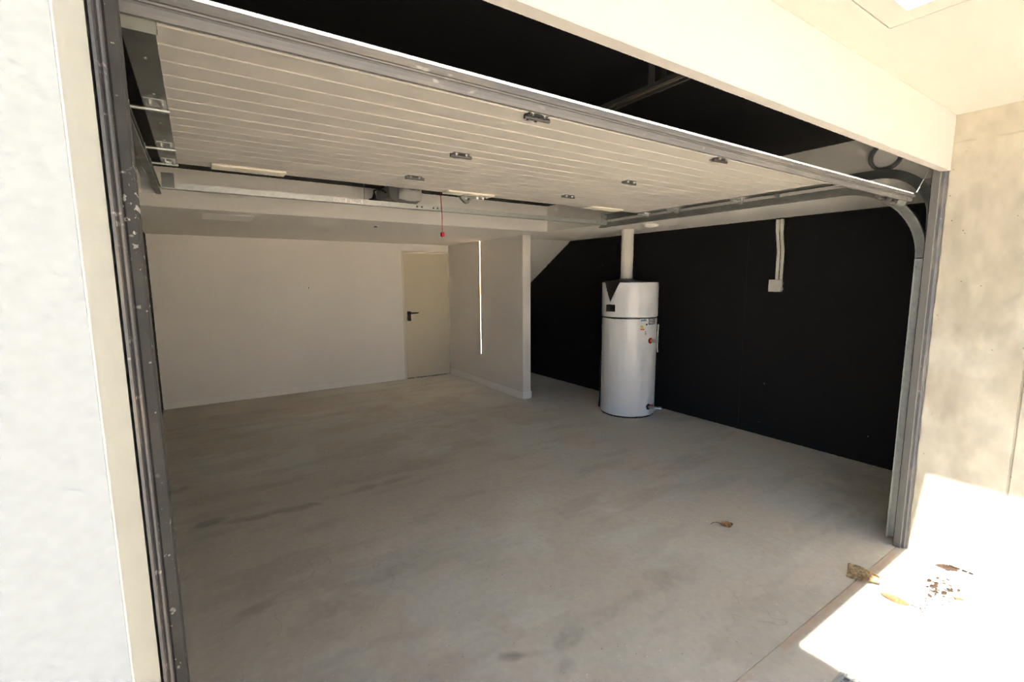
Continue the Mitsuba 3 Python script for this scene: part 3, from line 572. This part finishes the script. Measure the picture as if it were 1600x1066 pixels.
# loose hoses beside the heater
def hp(s, z, r): a = s*PI/180; n = -view*math.cos(a)+lat*math.sin(a); return (HX+n[0]*r, HY+n[1]*r, z)
t = 'water_hose'
tag(add(t, tube([hp(96, 1.02, 0.326), hp(92, 1.035, 0.325), hp(86, 1.02, 0.324), hp(82, 0.97, 0.323), hp(80, 0.9, 0.322), hp(79, 0.82, 0.322), hp(82, 0.76, 0.323), hp(90, 0.72, 0.325)], 0.0075, 10), 'm_pvc', smooth=True), 'pale flexible water hose looping behind the right side of the heater', 'hose')
t = 'water_hose_001'
tag(add(t, tube([hp(-106, 0.013, 0.345), hp(-103, 0.15, 0.330), hp(-101, 0.32, 0.326), hp(-100, 0.5, 0.326), hp(-104, 0.62, 0.328)], 0.011, 10), 'm_blue_hose', smooth=True), 'dark blue hose hanging behind the left side of the heater', 'hose')
# flue pipe on top
PXC = np.array([HX, HY])+lat*(-0.043)
t = 'vent_pipe'
tag(t, 'white round vent pipe rising from the water heater to the ceiling', 'pipe')
add(t+'__pipe', cyl((PXC[0], PXC[1], HZ+0.024), (PXC[0], PXC[1], ZS), 0.068, 40), 'm_pvc', smooth=40)
add(t+'__collar', cat([cyl((PXC[0], PXC[1], HZ+0.023), (PXC[0], PXC[1], HZ+0.040), 0.082, 40), cyl((PXC[0], PXC[1], HZ+0.0225), (PXC[0], PXC[1], HZ+0.027), 0.112, 40)]), 'm_grey_plastic', smooth=40)
add(t+'__ceiling_flange', cyl((PXC[0], PXC[1], ZS-0.006), (PXC[0], PXC[1], ZS), 0.072, 40), 'm_pvc', smooth=40)

# ------------------------------------------------------------------ small fittings
t = 'junction_box'
tag(t, 'grey-white plastic junction box below two conduits on the black wall', 'junction box')
add(t+'__box', bx(XR-0.055, XR, 2.262, 2.372, 1.425, 1.540, 0.006), 'm_pvc')
add(t+'__lid', bx(XR-0.060, XR-0.054, 2.268, 2.366, 1.431, 1.534, 0.002), 'm_pvc')
for z in (1.455, 1.505): add(t+'__gland', cyl((XR-0.028, 2.262, z), (XR-0.028, 2.249, z), 0.012, 14), 'm_pvc', smooth=40)
for i, (y0, y1) in enumerate(((2.322, 0.0), (2.284, 0.0))):
    y = y0
    t = tag('conduit' if i == 0 else 'conduit_001', 'plastic conduit above the junction box, nearer the water heater' if i == 0 else 'plastic conduit above the junction box, nearer the garage opening', 'conduit', 'conduits above the junction box')
    yb = 2.313 if i == 0 else 2.275
    add(t+'__tube', tube([(XR-0.02, yb, 1.535), (XR-0.02, yb, 1.8), (XR-0.02, y+0.012, 1.97), (XR-0.02, y+0.014, 2.098)], 0.0148, 16), 'm_pvc', smooth=40)
    add(t+'__coupling', tube([(XR-0.02, y+0.0125, 1.985), (XR-0.02, y+0.014, 2.094)], 0.0168, 16), 'm_pvc', smooth=40)
    add(t+'__end_hole', cyl((XR-0.02, y+0.014, 2.094), (XR-0.02, y+0.014, ZS-0.001), 0.018, 16), 'm_black_plastic')
t = 'light_switch'
tag(t, 'small white light switch alone on the white back wall', 'switch')
add(t+'__plate', bx(1.224, 1.292, YB-0.009, YB, 1.418, 1.490, 0.003), 'm_white_plastic')
add(t+'__rocker', bx(1.237, 1.266, YB-0.014, YB-0.008, 1.432, 1.476, 0.002), 'm_white_plastic')
add(t+'__pilot_window', bx(1.273, 1.280, YB-0.0105, YB-0.008, 1.442, 1.472, 0.001), 'm_black_plastic')
t = 'air_valve'
tag(t, 'round white air valve on the lowered ceiling beside the vent pipe', 'air valve')
def disc(x, y, prof, mat, key, n=40):
    m = trimesh.creation.revolve(np.array(prof), sections=n); m.apply_translation((x, y, 0)); m.fix_normals(); return add(key, m, mat, smooth=40)
disc(3.93, 3.30, [(0, ZS), (0.076, ZS), (0.076, ZS-0.006), (0.066, ZS-0.022), (0.055, ZS-0.026), (0, ZS-0.026)], 'm_white_plastic', t+'__ring')
disc(3.93, 3.30, [(0, ZS-0.024), (0.050, ZS-0.024), (0.046, ZS-0.030), (0, ZS-0.033)], 'm_white_plastic', t+'__disc')
t = 'ceiling_sensor'
tag(t, 'tiny round fitting on the lowered ceiling between beam edge and back wall', 'sensor')
disc(1.56, 4.82, [(0, ZS), (0.036, ZS), (0.035, ZS-0.004), (0.022, ZS-0.012), (0, ZS-0.012)], 'm_white_plastic', t+'__rim')
disc(1.55, 4.81, [(0, ZS-0.010), (0.016, ZS-0.010), (0.014, ZS-0.020), (0, ZS-0.022)], 'm_grey_plastic', t+'__lens')
t = 'access_panel'
tag(t, 'flush white access panel in the lowered ceiling left of the sensor', 'access panel')
add(t+'__frame', extrude(sbox(0.078, 4.66, 0.46, 5.12).difference(sbox(0.088, 4.67, 0.45, 5.11)), 'z', ZS-0.0018, ZS+0.001), 'm_white')
add(t+'__lid', extrude(sbox(0.091, 4.673, 0.447, 5.107), 'z', ZS-0.0012, ZS+0.001), 'm_white')
# round duct opening on the face of the right bulkhead
t = 'air_duct'
tag(t, 'round air duct mouth on the bulkhead face above the door corner', 'duct')
def ring_face(y, z, r0, r1, x0, x1): return extrude(Point(y, z).buffer(r1, 24).difference(Point(y, z).buffer(r0, 24)), 'x', x0, x1)
add(t+'__ring', ring_face(1.175, 2.268, 0.068, 0.084, XE-0.030, XE), 'm_grey_plastic', smooth=40)
add(t+'__cap', cyl((XE-0.010, 1.175, 2.268), (XE, 1.175, 2.268), 0.060, 40), 'm_white', smooth=40)

# ------------------------------------------------------------------ leaves and crumbs on the ground
def leaf_mesh(L, W, curl, roll, twist, seed, stem=0.0, shape='leaf', nu=26, nv=11, th=0.0007):
    """A dry curled leaf: u runs along it, v across; curl bends it lengthwise, roll crosswise."""
    rg = np.random.default_rng(seed)
    u = np.linspace(0, 1, nu); v = np.linspace(-1, 1, nv); U, V = np.meshgrid(u, v, indexing='ij')
    if shape == 'leaf': w = W*np.sin(PI*np.clip(U, 0.02, 0.98))**0.75
    else: w = W*(0.85+0.15*np.sin(PI*U))*np.where(U > 0.96, 0.85, 1)
    x = L*(U-0.5); a = roll*(0.6+0.4*np.sin(3*U+seed)); rad = 1/np.maximum(np.abs(a), 1e-3)
    yy = w*np.sin(a*V)*rad*0.9; zz = w*(1-np.cos(a*V))*rad*0.9
    zz = zz + L*curl*(2*U-1)**2*0.5
    zz = zz + 0.06*W*np.sin(U*17+V*2+seed)+0.05*W*np.abs(V)*np.sin(U*29)
    tw = twist*(U-0.5); y2 = yy*np.cos(tw)-zz*np.sin(tw); z2 = yy*np.sin(tw)+zz*np.cos(tw)
    top = np.stack([x, y2, z2], -1).reshape(-1, 3); f = []
    for i in range(nu-1):
        for j in range(nv-1):
            p = i*nv+j; f += [[p, p+1, p+nv+1], [p, p+nv+1, p+nv]]
    m = trimesh.Trimesh(top, f, process=False); n = m.vertex_normals
    f = np.array(f); N = len(top)
    rim = [i*nv for i in range(nu)] + [(nu-1)*nv+j for j in range(1, nv)] + [i*nv+nv-1 for i in range(nu-2, -1, -1)] + [j for j in range(nv-2, 0, -1)]
    side = []
    for a_, b_ in zip(rim, rim[1:]+rim[:1]): side += [[a_, b_, b_+N], [a_, b_+N, a_+N]]
    m = trimesh.Trimesh(np.vstack([top, top-n*th]), np.vstack([f, f[:, ::-1]+N, side]), process=False); m.fix_normals(); return m
def place(m, x, y, rot, tilt=(0, 0), z=0.0):
    M = trimesh.transformations.euler_matrix(tilt[0], tilt[1], rot, 'sxyz'); m = m.copy(); m.apply_transform(M)
    m.apply_translation((x, y, -m.vertices[:, 2].min()+z+0.0003)); return m
def stem_part(key, pts, mat): add(key, tube(pts, 0.0012, 6), mat, smooth=True)
t = 'dry_leaf'; tag(t, 'curled brown dry leaf with stem lying alone inside the garage', 'leaf', 'dry leaves near the opening')
add(t+'__blade', place(leaf_mesh(0.075, 0.030, 0.35, 1.5, 0.5, 2), 2.665, 1.565, -0.75, (0.35, -0.1)), 'm_leaf_brown', smooth=True)
stem_part(t+'__stem', [(2.640, 1.592, 0.016), (2.622, 1.608, 0.019), (2.606, 1.622, 0.013), (2.597, 1.630, 0.001)], 'm_leaf_dark')
t = 'dry_leaf_001'; tag(t, 'wide rolled tan dry leaf at the edge of the sunlit patch', 'leaf', 'dry leaves near the opening')
add(t+'__blade', place(leaf_mesh(0.135, 0.048, 0.05, 2.0, 0.15, 5, shape='strip'), 2.755, 0.862, -1.28, (0.85, 0.0)), 'm_leaf_tan', smooth=True)
t = 'dry_leaf_002'; tag(t, 'long orange-brown dry leaf in full sun beside the drain', 'leaf', 'dry leaves near the opening')
add(t+'__blade', place(leaf_mesh(0.118, 0.022, 0.12, 1.1, 0.7, 8), 2.688, 0.712, -1.40, (0.35, 0.0)), 'm_leaf_orange', smooth=True)
stem_part(t+'__stem', [(2.702, 0.664, 0.006), (2.708, 0.652, 0.006), (2.716, 0.640, 0.002)], 'm_leaf_dark')
t = 'dry_leaf_003'; tag(t, 'thin dark curved dry leaf in the sun nearest the concrete wall', 'leaf', 'dry leaves near the opening')
add(t+'__blade', place(leaf_mesh(0.105, 0.016, -0.3, 1.3, 0.4, 11), 3.225, 0.640, -1.02, (1.3, 0.0)), 'm_leaf_dark', smooth=True)
t = 'dry_leaf_004'; tag(t, 'small pale dry leaf flake in the sun beyond the drain crumbs', 'leaf', 'dry leaves near the opening')
add(t+'__blade', place(leaf_mesh(0.045, 0.010, 0.15, 0.9, 0.3, 14), 2.955, 0.540, -1.1, (0.2, 0.0)), 'm_leaf_orange', smooth=True)
rr = random.Random(21); cr = []
for i in range(46):
    x = 2.96+rr.gauss(0, 0.07); y = 0.625+rr.gauss(0, 0.03)
    if x > XJ-0.03: continue
    s = rr.uniform(0.003, 0.009)
    if i % 6 == 0: s = 0.014
    cr.append(place(leaf_mesh(s*2, s*0.8, 0.3, 1.2, 0.5, i, nu=5, nv=4), x, y, rr.uniform(0, 6.28), (rr.uniform(-.4, .4), rr.uniform(-.4, .4))))
for i in range(14):
    s = rr.uniform(0.003, 0.006); cr.append(place(leaf_mesh(s*2, s*0.8, 0.3, 1.2, 0.5, i, nu=5, nv=4), 2.74+rr.gauss(0, 0.05), 0.62+rr.gauss(0, 0.02), rr.uniform(0, 6.28), (rr.uniform(-.4, .4), 0)))
tag(add('leaf_crumbs', cat(cr), 'm_leaf_dark'), 'scatter of dark leaf crumbs over the sunlit drain', 'leaf crumbs', kind='stuff')
cr = []
chips = [(1.402, 1.236), (1.329, 1.196), (1.47, 1.12), (1.354, 1.07), (1.162, 1.222), (1.50, 1.14), (1.43, 1.15), (-0.091, 3.237), (0.077, 3.912), (-0.2, 4.3)] + [(rr.uniform(-0.3, 4.2), rr.uniform(1.1, 4.6)) for _ in range(42)]
for i, (x, y) in enumerate(chips):
    b = trimesh.creation.icosphere(0, rr.uniform(0.0016, 0.0042)); b.apply_scale((1.3, 0.8, 0.6)); b.apply_translation((x, y, 0.0012)); cr.append(b)
tag(add('plaster_crumbs', cat(cr), 'm_paper'), 'tiny white plaster crumbs scattered over the concrete floor', 'crumbs', kind='stuff')
